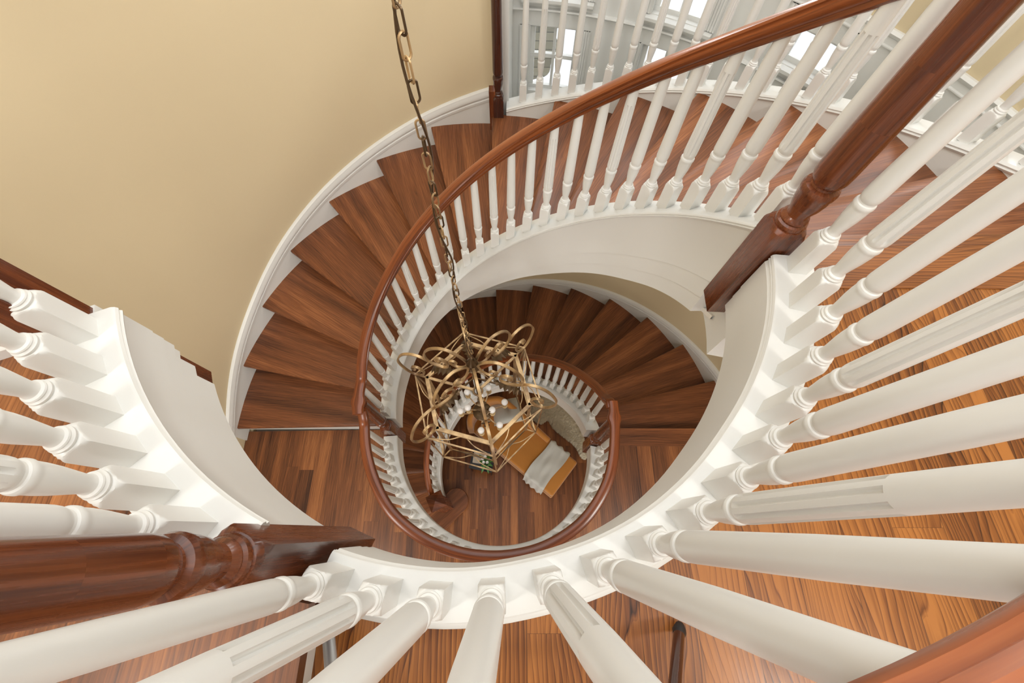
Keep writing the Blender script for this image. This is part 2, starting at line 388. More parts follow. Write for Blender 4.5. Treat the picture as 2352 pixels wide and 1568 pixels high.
# outer curved wall of the stair hall
RT = table([(200, 2.30), (190, 2.29), (181, 2.274), (168.7, 2.295), (156, 2.305), (142.7, 2.342), (129.7, 2.366), (117, 2.378), (104, 2.385), (96, 2.37), (88, 2.35)])
RO = table([(92, 2.235), (79, 2.21), (65.7, 2.2), (52.9, 2.205), (40, 2.22), (27, 2.228), (14.6, 2.218), (0, 2.22), (-8, 2.22)])
def wall_shell(name, mat, ts, rf, z0, z1, th=.12):
    b = MB(); ring_sweep(b, ts, rf, lambda t: 0, [(0, z0), (0, z1), (th, z1), (th, z0)]); return b.struct(name, mat)
wall_shell('wall_stair', MTAN, arc(91, 203, 1.5), lambda t: RT(t)+.012, F2-.3, 8.1)
wall_shell('wall_lower_stair', MTAN, arc(89, 212, 1.5), lambda t: 2.25, F1, F2-.02)
ts = arc(-26, 89, 1.5); vs = []
for t in ts:
    zt = min(F3-.32, F2+RI+(181.3-t)*.01442-.40)
    vs += [pt(2.25, t, F1), pt(2.25, t, zt), pt(2.36, t, zt), pt(2.36, t, F1)]
struct('wall_lower_stair_east', vs, [(i*4+j, i*4+(j+1) % 4, i*4+4+(j+1) % 4, i*4+4+j) for i in range(len(ts)-1) for j in range(4)], MTAN)
# square end of the curved wall with its corner trim
b = MB(); c = pt(2.42, 90.2, 6.0); b.box((c.x, c.y, 6.0), (.035, .17, 4.2)); b.struct('trim_4', MWHITE)
# rooms' straight walls; south windows unseen, added to carry fill light in
def wall_with_fill_windows(name, x0, x1, y, z0, z1, wins, th=.14):
    b = MB(); xs = sorted([x0, x1]+[v for w_ in wins for v in w_[:2]]); zs = sorted(set([z0, z1]+[v for w_ in wins for v in w_[2:]]))
    for i in range(len(xs)-1):
        for k in range(len(zs)-1):
            cx, cz = (xs[i]+xs[i+1])/2, (zs[k]+zs[k+1])/2
            if any(w_[0] < cx < w_[1] and w_[2] < cz < w_[3] for w_ in wins): continue
            b.box((cx, y-th/2, cz), (xs[i+1]-xs[i], th, zs[k+1]-zs[k]))
    b.struct(name, MTAN)
wins = [(x-.55, x+.55, z, z+1.5) for x in (-1.6, 1.6) for z in (F1+.85, F2+.75, F3+.95)]
wall_with_fill_windows('wall_south', XW, XE, YS, F1, 8.1, wins)
for i, w_ in enumerate(wins):
    b = MB(); cx = (w_[0]+w_[1])/2; cz = (w_[2]+w_[3])/2
    for x in (w_[0]+.03, cx, w_[1]-.03): b.box((x, YS-.07, cz), (.06 if x != cx else .03, .06, 1.5))
    for z in (w_[2]+.03, cz, w_[3]-.03): b.box((cx, YS-.07, z), (1.1, .055, .06))
    b.box((cx, YS+.03, w_[2]-.03), (1.26, .1, .05)); b.box((cx, YS+.01, w_[3]+.05), (1.3, .03, .1))
    for sx in (-1, 1): b.box((cx+sx*.6, YS+.01, cz), (.1, .03, 1.5))
    o = b.build('window_%d' % (6+i), MWHITE); o['kind'] = 'structure'  # unseen windows, added for the fill lamps behind them
    g = MB(); g.box((cx, YS-.09, cz), (1.04, .004, 1.44)); g.build('pane', MGLASS, o)
b = MB(); b.box((XW-.06, YS/2-.2, (F1+8.1)/2), (.12, 4.9, 8.1-F1)); b.struct('wall_west', MTAN)
b = MB(); b.box((XE+.06, YS/2-.2, (F1+8.1)/2), (.12, 4.9, 8.1-F1)); b.struct('wall_east', MTAN)

# ------------------------------------------------------------------ the window bay beyond the outer balustrade
RW = 2.8
def cyl_panel(mb, t0, t1, z0, z1, r0, r1, step=2.):
    ring_sweep(mb, arc(t0, t1, step), lambda t: 0, lambda t: 0, [(r0, z0), (r0, z1), (r1, z1), (r1, z0)])
cols = [(76.8, 84.8), (58.6, 66.5), (40.5, 47.2), (22.3, 29.0)]
openings = []
for k, (a, c_) in enumerate(cols):
    if k < 3: openings.append((a, c_, 4.07 if k == 0 else 4.30, 4.615))
    if k < 3: openings.append((a, c_, 4.83, 5.05))
    openings.append((a, c_, 5.6, 7.4))
ts_ = sorted(set([-14., 90.]+[v for c_ in cols for v in c_])); zs_ = sorted(set([F2-.3, 5.16, 8.1]+[v for o_ in openings for v in o_[2:]]))
bw = MB(); bt = MB()
for i in range(len(ts_)-1):
    for k in range(len(zs_)-1):
        ct, cz = (ts_[i]+ts_[i+1])/2, (zs_[k]+zs_[k+1])/2
        if any(o_[0] < ct < o_[1] and o_[2] < cz < o_[3] for o_ in openings): continue
        cyl_panel(bw if cz < 5.16 else bt, ts_[i], ts_[i+1], zs_[k], zs_[k+1], RW, RW+.1)
bw.struct('wall_bay_panelling', MWHITE); bt.struct('wall_bay', MTAN)
# frieze moulding, band mouldings and sills
b = MB(); ring_sweep(b, arc(-14, 90), lambda t: RW, lambda t: 5.16, [(0, .085), (-.018, .085), (-.03, .07), (-.024, .055), (-.012, .045), (-.012, .012), (-.02, .006), (-.02, 0), (0, 0)]); b.struct('trim_5', MWHITE)
b = MB(); ring_sweep(b, arc(-14, 90), lambda t: RW, lambda t: 4.72, [(0, .03), (-.03, .03), (-.035, .02), (-.02, .01), (-.012, 0), (0, 0)]); b.struct('trim_6', MWHITE)
b = MB()
for a, c_ in cols[:3]:
    ring_sweep(b, arc(a-1.6, c_+1.6), lambda t: RW, lambda t: 4.79, [(0, .035), (-.06, .035), (-.06, .015), (-.035, .01), (-.03, -.01), (-.012, -.02), (0, -.02)])
b.struct('trim_7', MWHITE)
# fluted casings beside every window
for k, (a, c_) in enumerate(cols[:3]):
    b = MB()
    for t0 in (a-1.0, c_+1.0):
        for z0, z1 in ((3.9, 4.62), (4.83, 5.15)):
            for j in range(4):
                tt = t0+(j-1.5)*.38; ring_sweep(b, [tt-.13, tt, tt+.13], lambda t: RW, lambda t: 0, [(0, z0), (-.016, z0), (-.016, z1), (0, z1)])
            ring_sweep(b, arc(t0-.85, t0+.85, .6), lambda t: RW, lambda t: 0, [(0, z0), (-.010, z0), (-.010, z1), (0, z1)])
    b.struct('trim_%d' % (8+k), MWHITE)
for k, (a, c_, z0, z1) in enumerate(openings):
    b = MB(); r_ = RW+.05; mid = (a+c_)/2
    e = .35
    for tt, hw in ((a+e, .42), (mid, .22), (c_-e, .42)):
        ring_sweep(b, [tt-hw, tt, tt+hw], lambda t: r_, lambda t: 0, [(0, z0), (0, z1), (.03, z1), (.03, z0)])
    zz = [z0, z1-.03] + ([4.345] if z0 < 4.1 else []) + ([6.5] if z1 > 7 else [])
    for z in zz: ring_sweep(b, arc(a, c_), lambda t: r_-.004, lambda t: z, [(0, 0), (0, .03), (.035, .03), (.035, 0)])
    o = b.build('window_%d' % (20+k), MWHITE); o['kind'] = 'structure'
    g = MB(); ring_sweep(g, arc(a, c_), lambda t: r_+.012, lambda t: 0, [(0, z0), (0, z1), (.004, z1), (.004, z0)]); g.build('pane', MGLASS, o)
# jamb between the curved wall and the bay, and the ledge of the bay
b = MB(); p0 = pt(2.30, 88.6, 0); p1 = pt(2.83, 88.2, 0); c = (p0+p1)/2; d = p1-p0
b.box((c.x, c.y, 5.45), (d.length, .05, 5.3), rz=math.atan2(d.y, d.x)); b.struct('trim_11', MWHITE)
b = MB(); cyl_panel(b, -14, 89, 3.80, 3.86, 2.34, 2.85); b.struct('floor', MWHITE)

# roof of the wing outside the bay, with snow
rf = thing('neighbouring_roof', (.5, 4.6, 2.2), 'shingled roof slope with snow outside the bay window beside the dark newel', 'roof')
n = 24; vs = []; fs = []
for i in range(2):
    for j in range(2):
        for k in range(2): vs.append((-3+7*i, 3.2+3.4*j, 2.3+1.1*j*(.9)-.1*(1-k)))
fs = [(0, 1, 3, 2), (4, 6, 7, 5), (0, 4, 5, 1), (2, 3, 7, 6), (0, 2, 6, 4), (1, 5, 7, 3)]
mesh('shingle_slope', vs, fs, MSHINGLE, rf, smooth=False)
vs = []; fs = []; nx, ny = 90, 70
def snowy(x, y): return 2.6*(x-.66-.10*math.sin(y*6.3)-.05*math.sin(y*17))-.9*(y-5.15+.16*math.sin(x*13))
for i in range(nx):
    for j in range(ny):
        x = -.4+3.6*i/(nx-1); y = 3.3+3.2*j/(ny-1); h = max(-.08, min(.06, .16*snowy(x, y)))
        vs.append((x, y, 2.3+.99/3.4*(y-3.2)+h))
for i in range(nx-1):
    for j in range(ny-1): fs.append((i*ny+j, (i+1)*ny+j, (i+1)*ny+j+1, i*ny+j+1))
mesh('snow_patch', vs, fs, MSNOW, rf)
# ground outside
slab('floor', MSNOW, [(-30, 3.6), (30, 3.6), (30, 60), (-30, 60)], -3.2, -3.1)

# ------------------------------------------------------------------ staircases
def tread(parent, i, ta, tb, z, rin, rout, mat):
    """ta: nose angle, tb: angle the tread runs back to (under the next riser)"""
    th = .036; vs = []; uvs = []; prof = []
    n = 9
    ra = [rin(ta)]+[0]*0
    # top outline: nose line (radial), outer arc, back line, inner arc
    def line(t, off):      # point on radial line shifted along the tangent by off (towards lower steps)
        d = Vector((-math.sin(t*D2R), math.cos(t*D2R), 0))
        return d*off
    outer = [pt(rout(t), t, z) for t in arc(ta, tb, 1.6)]; inner = [pt(rin(t), t, z) for t in arc(tb, ta, 1.6)]
    top = outer+inner; m = len(top); no = len(outer)
    mid = (ta+tb)/2*D2R; ax = Vector((math.cos(mid), math.sin(mid), 0)); ay = Vector((-ax.y, ax.x, 0))
    mb = MB()
    # rounded nosing: rings of the outline offset along the nose edge
    levels = [(0, -.006), (-.004, -.0015), (-.010, 0), (-.026, 0), (-.033, -.003), (-.036, -.009)]
    rings = []
    nose_d = Vector((-math.sin(ta*D2R), math.cos(ta*D2R), 0))   # points toward the lower side
    for dz, off in levels:
        ring = []
        for k, p in enumerate(top):
            q = Vector(p); q.z += dz
            if k == 0 or k == m-1: q += nose_d*off
            ring.append(q)
        rings.append(ring)
    vs = [q for r_ in rings for q in r_]
    fs = [tuple(range(m))]+[tuple((len(levels)-1)*m+j for j in range(m-1, -1, -1))]
    for a in range(len(levels)-1):
        for j in range(m): j2 = (j+1) % m; fs.append((a*m+j, a*m+j2, (a+1)*m+j2, (a+1)*m+j))
    uvf = [[((vs[j].dot(ax)), vs[j].dot(ay)+vs[j].z) for j in f] for f in fs]
    mb.add(vs, fs, uvf)
    o = mb.build('tread', mat, parent, angle=50)
    return o
def riser(parent, t, z0, z1, rin, rout, first=False):
    b = MB(); ts = t-(1.0 if first else 2.3)
    p0 = pt(rin(ts), ts, 0); p1 = pt(rout(ts), ts, 0); c = (p0+p1)/2; d = p1-p0
    b.box((c.x, c.y, (z0+z1)/2), (d.length, .018, z1-z0), rz=math.atan2(d.y, d.x)); return b.build('riser', MWHITE, parent)

# upper flight: second to third floor
up = thing('curved_staircase', (0, 0, F2), 'curved flight of dark oak treads with white stringers climbing to the third floor', 'staircase')
for i in range(1, 15):
    ta = 194.1-12.83*i; ro = RT if ta > 92 else RO
    ro_ = (lambda t: RT(max(t, 91))) if ta > 97 else ((lambda t: min(RT(max(t, 91)), 2.30) if t > 90.5 else RO(t)) if ta > 90 else RO)
    tread(up, i, ta, ta-12.83-2.8, F2+i*RI, lambda t: RB23(t)+.06, ro_, MTREAD)
for i in range(1, 16):
    ta = 194.1-12.83*i; ro = RT if ta > 92 else RO
    riser(up, ta, F2+(i-1)*RI-(.0 if i > 1 else 0), F2+i*RI-.034, lambda t: RB23(t)+.06, lambda t: ro(t)-.004, i == 1)
# third-floor nosing board at the head of the flight
b = MB(); ring = []
b.sweep([Vector((.96, .03, F3)), Vector((2.25, .045, F3))], [(-.05, -.034), (-.005, -.034), (.004, -.028), (.008, -.018), (.004, -.005), (-.003, .003), (-.05, .0045)], frames=[(Vector((0, 1, 0)), Vector((0, 0, 1)))]*2)
b.build('landing_nosing', MTHIRDB, up)
# inner stringer
dep = table([(186, .36), (170, .34), (155, .33), (141, .30), (127, .29), (113, .33), (93, .43), (66, .52), (46, .55), (27, .57), (11, .57), (-8, .58)])
def var_sweep(mb, ts, rf, zf, df, out=.085, ef=None, top=0., fr=.010):
    n = len(ts); m = 15; vs = []; us = 0; U_ = []
    for i, t in enumerate(ts):
        pr = stringer_profile(df(t), out, ef(t) if ef else .040, fr); pr = [(a, min(c_, -df(t)*top)) if top else (a, c_) for a, c_ in pr]; p = pt(rf(t), t, zf(t)); e = pt(1, t, 0)
        for a, c_ in pr: vs.append(p+e*a+Vector((0, 0, c_)))
    fs = [(i*m+j, i*m+(j+1) % m, (i+1)*m+(j+1) % m, (i+1)*m+j) for i in range(n-1) for j in range(m)]
    fs += [tuple(range(m)), tuple((n-1)*m+j for j in range(m))]
    mb.add(vs, fs)
b = MB(); var_sweep(b, arc(179, .6), RB23, lambda t: noseC(t)+CAP, dep); b.build('inner_stringer', MWHITE, up)
# closing block under the third-floor newel
b = MB(); ring_sweep(b, [1, -2, -5, -8, -12], lambda t: .935, lambda t: 0, [(0, 5.05), (0, 5.30), (.11, 5.30), (.11, 5.05)]); b.build('stringer_end_block', MWHITE, up)
# soffit (plastered underside)
ts = arc(181, -4, 3); vs = []; fs = []
for t in ts:
    ro = RT(t) if t > 91 else RO(t)
    for r_, dz in ((RB23(t)+.02, 0), (ro, 0)): vs.append(pt(r_, t, noseC(t)+CAP-dep(t)+.004)); vs.append(pt(r_, t, noseC(t)+CAP-dep(t)+.03))
for i in range(len(ts)-1):
    a, c_ = i*4, i*4+4; fs += [(a, a+2, c_+2, c_), (a+1, c_+1, c_+3, a+3), (a, c_, c_+1, a+1), (a+2, a+3, c_+3, c_+2)]
mesh('soffit', vs, fs, MCEIL, up)
# wall skirt with its moulding
skirt = [(.012, -.20), (-.002, -.20), (-.002, .03), (-.010, .035), (-.012, .055), (-.006, .062), (-.010, .075), (-.020, .085), (-.022, .105), (-.014, .122), (-.012, .135), (-.004, .142), (.012, .145)]
b = MB(); ring_sweep(b, arc(183, 91.3), RT, lambda t: noseC(t), skirt); b.build('wall_skirt', MWHITE, up)
# outer closed stringer on the open side
b = MB()
outp = [(-.006, -.44), (-.006, -.018), (-.014, -.012), (-.018, -.003), (-.012, .004), (-.018, .012), (-.010, .022), (.0, .024), (.10, .024), (.10, -.44)]
ring_sweep(b, arc(88.4, -4), RO, lambda t: noseC(t), outp); b.build('outer_stringer', MWHITE, up)

# lower flight: ground to second floor
lo = thing('curved_staircase', (0, 0, F1), 'lower curved flight of dark oak treads rising from the ground floor to the second-floor landing', 'staircase')
for i in range(-1, 15):
    ta = 197.3-13.12*i
    tread(lo, i, ta, ta-13.12-2.8, i*RI, lambda t: RB12(min(t, 213))+.06, lambda t: 2.237, MTREAD)
for i in range(-1, 16):
    ta = 197.3-13.12*i
    riser(lo, ta, (i-1)*RI, i*RI-.034, lambda t: RB12(min(t, 213))+.06, lambda t: 2.235)
# bullnose starting step
z = -2*RI; vs = []
pts = [xy(2.22, 224.), xy(1.30, 224)]
c0 = Vector((-.70, -.50, 0))
for k in range(0, 13): a = (-135+k*15)*D2R; 
loop = [xy(2.22, 226), xy(1.25, 224.5)]
cx, cy, rr = -.722, -.445, .19
for k in range(14): a = (-62+k*14)*D2R; loop.append((cx+rr*math.cos(a)*1.0, cy+rr*math.sin(a)))
loop += [xy(.98, 203), xy(2.22, 205)]
m = len(loop); lv = [(0, .0), (-.008, .007), (-.02, .009), (-.036, .003), (-.036, -.02), (-.185, -.02)]
mb = MB(); vs = []
cen = Vector((sum(p[0] for p in loop)/m, sum(p[1] for p in loop)/m, 0))
for dz, off in lv:
    for k, p in enumerate(loop):
        q = Vector((p[0], p[1], 0)); nrm = (Vector(loop[(k+1) % m]+(0,))-Vector(loop[k-1]+(0,))).cross(Vector((0, 0, 1))).normalized()
        vs.append(q+nrm*off+Vector((0, 0, z+dz)))
top_f = [tuple(range(m))]; side = []; side2 = []
for a in range(3):
    for j in range(m): side.append((a*m+j, a*m+(j+1) % m, (a+1)*m+(j+1) % m, (a+1)*m+j))
fs = top_f+side; ax = Vector((math.cos(222*D2R), math.sin(222*D2R), 0)); ay = Vector((-ax.y, ax.x, 0))
mb.add(vs[:4*m], fs, [[(vs[j].dot(ax), vs[j].dot(ay)) for j in f] for f in fs]); mb.build('starting_tread', MTREAD, lo, angle=15)
fs = [(a*m+j, a*m+(j+1) % m, (a+1)*m+(j+1) % m, (a+1)*m+j) for a in (0, 1) for j in range(m)]
mesh('starting_riser', vs[3*m:], fs, MWHITE, lo)
b = MB(); var_sweep(b, arc(209, -3), RB12, lambda t: noseB(t)+CAP, lambda t: .30 if t < 190 else .30+(t-190)*.004); b.build('inner_stringer', MWHITE, lo)
vs = []; fs = []; ts = arc(200, -3, 3)
for t in ts:
    for r_ in (RB12(t)+.02, 2.25): vs.append(pt(r_, t, noseB(t)+CAP-.295)); vs.append(pt(r_, t, noseB(t)+CAP-.27))
for i in range(len(ts)-1):
    a, c_ = i*4, i*4+4; fs += [(a, a+2, c_+2, c_), (a+1, c_+1, c_+3, a+3), (a, c_, c_+1, a+1), (a+2, a+3, c_+3, c_+2)]
mesh('soffit', vs, fs, MCEIL, lo)
b = MB(); ring_sweep(b, arc(205, -2), lambda t: 2.238, lambda t: noseB(t), skirt); b.build('wall_skirt', MWHITE, lo)

# fascias round the floor openings
b = MB(); var_sweep(b, arc(251, 354.2), RB3, lambda t: F3+.062, lambda t: .325, .08, E3, fr=-.002); b.struct('trim_12', MWHITE)
b = MB(); var_sweep(b, arc(203.5, 245.2), lambda t: RBL(t), lambda t: FL+.05, lambda t: .225, .085); b.struct('trim_13', MWHITE)
b = MB(); ring_sweep(b, arc(205.6, 245.2), lambda t: RBL(t), lambda t: FL+.05, [(-.0225, -.22), (-.0225, -.31), (.085, -.31), (.085, -.22)]); b.struct('trim_17', MWHITE)
b = MB(); ring_sweep(b, arc(207.5, 245.2), lambda t: RBL(t), lambda t: FL+.05, [(-.0215, -.30), (-.0215, -.395), (.085, -.395), (.085, -.30)]); b.struct('trim_18', MWHITE)
b = MB(); var_sweep(b, arc(185.3, 348.2), RB2, lambda t: F2+.062, lambda t: .30, .08); b.struct('trim_14', MWHITE)
# small quarter-round shoe between cap and floor on the third floor
b = MB(); ring_sweep(b, arc(253, 357), lambda t: RB3(t)+.08, lambda t: F3, [(0, 0), (.022, 0), (.02, .012), (.012, .02), (.006, .022), (.006, .04), (0, .045)]); b.struct('trim_15', MWHITE)
# edge of the raised landing beyond its newel
b = MB(); p0 = pt(1.0, 202.6, 0); p1 = pt(2.42, 202.6, 0); c = (p0+p1)/2; d = p1-p0
b.box((c.x, c.y, FL-.12), (d.length, .05, .30), rz=math.atan2(d.y, d.x)); b.struct('trim_16', MWHITE)

# ------------------------------------------------------------------ balusters, newels, handrails
def baluster_profile(H, sq=.0262):
    q = sq; c = q*1.4142
    rows = [(0, c, q), (.128, c, q), (.134, c*.97, q), (.140, c*.88, q), (.1445, c*.78, q), (.147, q*.98, q), (.1475, .0235, 0), (.150, .0250, 0), (.1535, .0250, 0), (.156, .0225, 0),
            (.1575, .0215, 0), (.160, .0225, 0), (.163, .0215, 0), (.166, .0175, 0), (.171, .0160, 0), (.180, .0165, 0), (.200, .0190, 0), (.225, .0222, 0), (.248, .0240, 0), (.262, .0243, 0),
            (.268, .0248, 0), (.272, .0262, 0), (.279, .0262, 0), (.283, .0245, 0), (.285, .0215, 0), (.289, .0210, 0), (.292, .0225, 0), (.298, .0245, 0), (.306, .0253, 0), (.318, .0253, 0), (.322, .0253, 0)]
    for k in range(1, 8): h = .322+k*(.62-.322)/7; rows.append((h, .0253-(h-.318)*.0145, 0))
    rows.append((.626, .0253-(.626-.318)*.0145, 0))
    rows.append((H*.97, .0253-(H*.97-.318)*.0185, 0)); rows.append((H, .0253-(H-.318)*.0185, 0))
    return rows
def baluster_mesh(H, fluted):
    b = MB(); b.lathe(baluster_profile(H), seg=64 if fluted else 40, flute=(.315, .62, 8, .20) if fluted else None)
    o = b.build('baluster', MWHITE, None, angle=32); C.objects.unlink(o); return o.data
BAL = {(h, f): baluster_mesh(h, f) for h in (.86, .74) for f in (0, 1)}
def baluster(parent, r, t, z, H, fl):
    o = bpy.data.objects.new('baluster', BAL[(H, 1 if fl else 0)]); C.objects.link(o); o.parent = parent
    o.location = pt(r, t, z)-parent.location; o.rotation_euler = (0, 0, t*D2R); return o
def newel(parent, x, y, z0, zb, z1, mat, rz=0, q=.047, cap=True, name='newel_post'):
    """square block from z0 to zb, turned shaft to z1"""
    b = MB(); c = q*1.4142; B = zb-z0; H = z1-z0
    rows = [(0, c*.93, q*.93), (.006, c, q), (B-.035, c, q), (B-.025, c*.96, q), (B-.012, c*.86, q), (B-.003, q*1.02, q), (B-.002, q*.93, 0), (B+.006, q*.97, 0), (B+.014, q*.93, 0), (B+.018, q*.8, 0), (B+.024, q*.84, 0), (B+.030, q*.8, 0), (B+.038, q*.66, 0),
            (B+.05, q*.66, 0), (B+.075, q*.84, 0), (B+.10, q*.93, 0), (B+.118, q*.95, 0), (B+.124, q*1.0, 0), (B+.137, q*1.02, 0), (B+.146, q*.95, 0), (B+.150, q*.74, 0), (B+.156, q*.72, 0), (B+.163, q*.84, 0), (B+.178, q*.95, 0), (B+.20, q*.97, 0)]
    top = H-.06
    for k in range(1, 5): rows.append((B+.20+(top-B-.2)*k/4, q*(.97-.17*k/4), 0))
    rows += [(H-.055, q*.9, 0), (H-.045, q*.95, 0), (H-.035, q*.85, 0), (H-.02, q*.78, 0), (H, q*.8, 0)]
    b.lathe(rows, c=(x, y, z0), seg=40, rz=rz)
    return b.build(name, mat, parent, angle=32)
HR = [(-.019, -.062), (.019, -.062), (.024, -.058), (.024, -.047), (.033, -.041), (.037, -.032), (.036, -.024), (.031, -.020), (.031, -.017), (.034, -.013), (.031, -.006), (.020, -.001), (0, .001),
      (-.020, -.001), (-.031, -.006), (-.034, -.013), (-.031, -.017), (-.031, -.020), (-.036, -.024), (-.037, -.032), (-.033, -.041), (-.024, -.047), (-.024, -.058)]
def handrail(parent, path, scale=1., name='handrail'):
    fr = []; n = len(path)
    for i in range(n):
        a = path[max(0, i-1)]; b_ = path[min(n-1, i+1)]; d = (b_-a).normalized(); up_ = Vector((0, 0, 1)); sd = d.cross(up_).normalized(); upv = sd.cross(d).normalized()
        fr.append((sd, upv))
    sc = scale if isinstance(scale, list) else [scale]*n
    b = MB(); m = len(HR); vs = []; L = 0; us = []
    for i in range(n):
        if i: L += (path[i]-path[i-1]).length
        us.append(L); sd, upv = fr[i]
        for a, c_ in HR: vs.append(path[i]+sd*a*sc[i]+upv*c_)
    pl = [0]
    for j in range(m): a = HR[j]; c_ = HR[(j+1) % m]; pl.append(pl[-1]+math.hypot(a[0]-c_[0], a[1]-c_[1]))
    fs = []; uv = []
    for i in range(n-1):
        for j in range(m): j2 = (j+1) % m; fs.append((i*m+j, i*m+j2, (i+1)*m+j2, (i+1)*m+j)); uv.append([(us[i], pl[j]), (us[i], pl[j+1]), (us[i+1], pl[j+1]), (us[i+1], pl[j])])
    for k in (0, n-1): fs.append(tuple(k*m+j for j in range(m))); uv.append([(us[k]+.3*a, c_) for a, c_ in HR])
    b.add(vs, fs, uv); return b.build(name, MRAIL, parent, angle=40)

# upper flight, well side
g = thing('balustrade', (0, 0, F2), 'white turned balusters under the cherry handrail along the well side of the upper curved flight', 'balustrade')
for i in range(27):
    t = 176.8-6.65*i; baluster(g, RB23(t)+.027, t, noseC(t)+CAP-.004, .74, i % 3 == 1)
newel(g, *xy(.970, 182.2), 2.44, 3.04, 3.75, MNEWEL, rz=182.2*D2R, q=.047)
path = []
def bump(t, c_, w_): return math.exp(-((t-c_)/w_)**2)
for t in arc(188.8, 1, 1.5):
    z = noseC(min(t, 181))+.82+(.02 if t > 181 else 0)
    if t > 175: z = noseC(175)+.82-(t-175)*.002
    path.append(pt(RB23(min(t, 185))+.024, t, z))
sc = [1.+.42*bump(t, 183.6, 1.8) for t in arc(188.8, 1, 1.5)]
handrail(g, path, sc)
# second-floor landing ring
g = thing('balustrade', (0, 0, F2+.001), 'white turned balusters and rounded oak handrail guarding the circular second-floor opening', 'balustrade')
for i in range(27):
    t = 191.6+5.92*i; baluster(g, RB2(t)+.022, t, F2+.058, .74, i % 3 == 1)
newel(g, *xy(.872, 351.8), 2.43, 2.88, 3.62, MNEWEL, rz=351.8*D2R, q=.047)
RR2 = table([(184, .955), (197, .972), (213, .995), (227, 1.022), (241, 1.025), (258, 1.022), (271, 1.02), (288, 1.018), (306, 1.0), (324, .955), (341, .893), (352, .868), (362, .86)])
path = []; sc = []
for t in arc(186.2, 360.5, 1.5):
    z = F2+.875
    if t < 192: z += .085*((192-t)/5.8)**2*1.0
    path.append(pt(RR2(t), t, z)); sc.append(1.+.42*bump(t, 352.3, 2.0))
handrail(g, path, sc)
# lower flight
g = thing('balustrade', (0, 0, F1+.001), 'shadowed white balusters and handrail following the lower curved flight to the ground floor', 'balustrade')
for i in range(31):
    t = 204.5-6.65*i; baluster(g, RB12(t)+.027, t, noseB(t)+CAP-.004, .74, i % 3 == 1)
path = []
for t in arc(210.5, -2.5, 1.5):
    z = noseB(t)+.82
    if t < 6: z = min(z+.012*(6-t), F2+.86)
    path.append(pt(RB12(t)+.024+(.014 if t > 150 else 0), t, z))
handrail(g, path)
b = MB(); nx_, ny_ = -.845, -.515; rz = 27*D2R
b.box((nx_, ny_, (F1+.02+.72)/2), (.15, .15, .72-F1-.02), rz=rz); b.box((nx_, ny_, .735), (.17, .17, .03), rz=rz); b.box((nx_, ny_, .60), (.165, .165, .02), rz=rz)
nw = b.build('newel_post', MNEWEL, g)
b = MB(); R_ = Matrix.Rotation(rz, 3, 'Z'); h = .105
vs = [Vector((nx_, ny_, 0))+R_@Vector((sx*h, sy*h, zz)) for zz in (.75, .775) for sx, sy in ((-1, -1), (1, -1), (1, 1), (-1, 1))]+[Vector((nx_, ny_, .85))]
b.add(vs, [(0, 3, 2, 1), (0, 1, 5, 4), (1, 2, 6, 5), (2, 3, 7, 6), (3, 0, 4, 7), (4, 5, 8), (5, 6, 8), (6, 7, 8), (7, 4, 8)], [[(v.x if False else vs[j].x*2, vs[j].y) for j in f] for f in [(0, 3, 2, 1), (0, 1, 5, 4), (1, 2, 6, 5), (2, 3, 7, 6), (3, 0, 4, 7), (4, 5, 8), (5, 6, 8), (6, 7, 8), (7, 4, 8)]])
b.build('pyramid_cap', MNEWEL, nw, angle=10)
# third-floor ring
g = thing('balustrade', (0, 0, F3), 'large near white balusters and newels ringing the third-floor opening', 'balustrade')
ths = [351.9, 344.3, 337, 329.5, 322.2, 315, 307.7, 300.7, 293.7, 286.7, 280, 273.2, 266.4, 259.9, 253.3]
for i, t in enumerate(ths): baluster(g, RB3(t)+.027, t, F3+.06, .86, i % 3 == 1)
newel(g, *xy(.914, 357.6), 5.215, 5.70, 6.50, MNEWEL, rz=357.6*D2R, q=.048)
newel(g, *xy(.992, 247.5), 5.24, 5.90, 6.60, MNEWEL, rz=247.6*D2R, q=.045)
path = [pt(RB3(t)+.044, t, 6.50) for t in arc(250, 358, 1.5)]; handrail(g, path)
b = MB(); p = pt(1.035, 251.9, 0); b.box((p.x, p.y, 5.61), (.085, .045, .11), rz=251.9*D2R); b.build('newel_side_block', MNEWEL, g)
# raised landing
g = thing('balustrade', (0, 0, FL), 'white balusters on the raised landing at the left edge of the well', 'balustrade')
for i, t in enumerate([206.2, 212.6, 219.3, 225.9, 232.6, 239.1]): baluster(g, RBL(t)+.027, t, FL+.048, .86, i % 3 == 1)
newel(g, *xy(1.055, 204.4), 5.30, 6.02, 6.72, MNEWEL, rz=(202)*D2R, q=.050)
handrail(g, [pt(1.01, t, 6.515+RI) for t in arc(248, 202, 1.5)])
# outer side of the upper flight
g = thing('balustrade', (0, 0, F2+8*RI), 'white balusters on the outer stringer in front of the bay windows', 'balustrade')
for i in range(27):
    t = 85.1-3.15*i; baluster(g, RO(t)+.036, t, noseC(t)+.022, .86, i % 3 == 1)
q_ = newel(g, *xy(2.232, 90.0), 4.12, 4.43, 5.45, MDARK, rz=0, q=.040)
b = MB(); p = pt(2.245, 91.2, 0); b.box((p.x, p.y, 4.30), (.05, .075, .34)); b.build('newel_side_block', MNEWEL, g)
handrail(g, [pt(RO(t)+.045, t, noseC(t)+.94) for t in arc(90, 0, 1.5)])

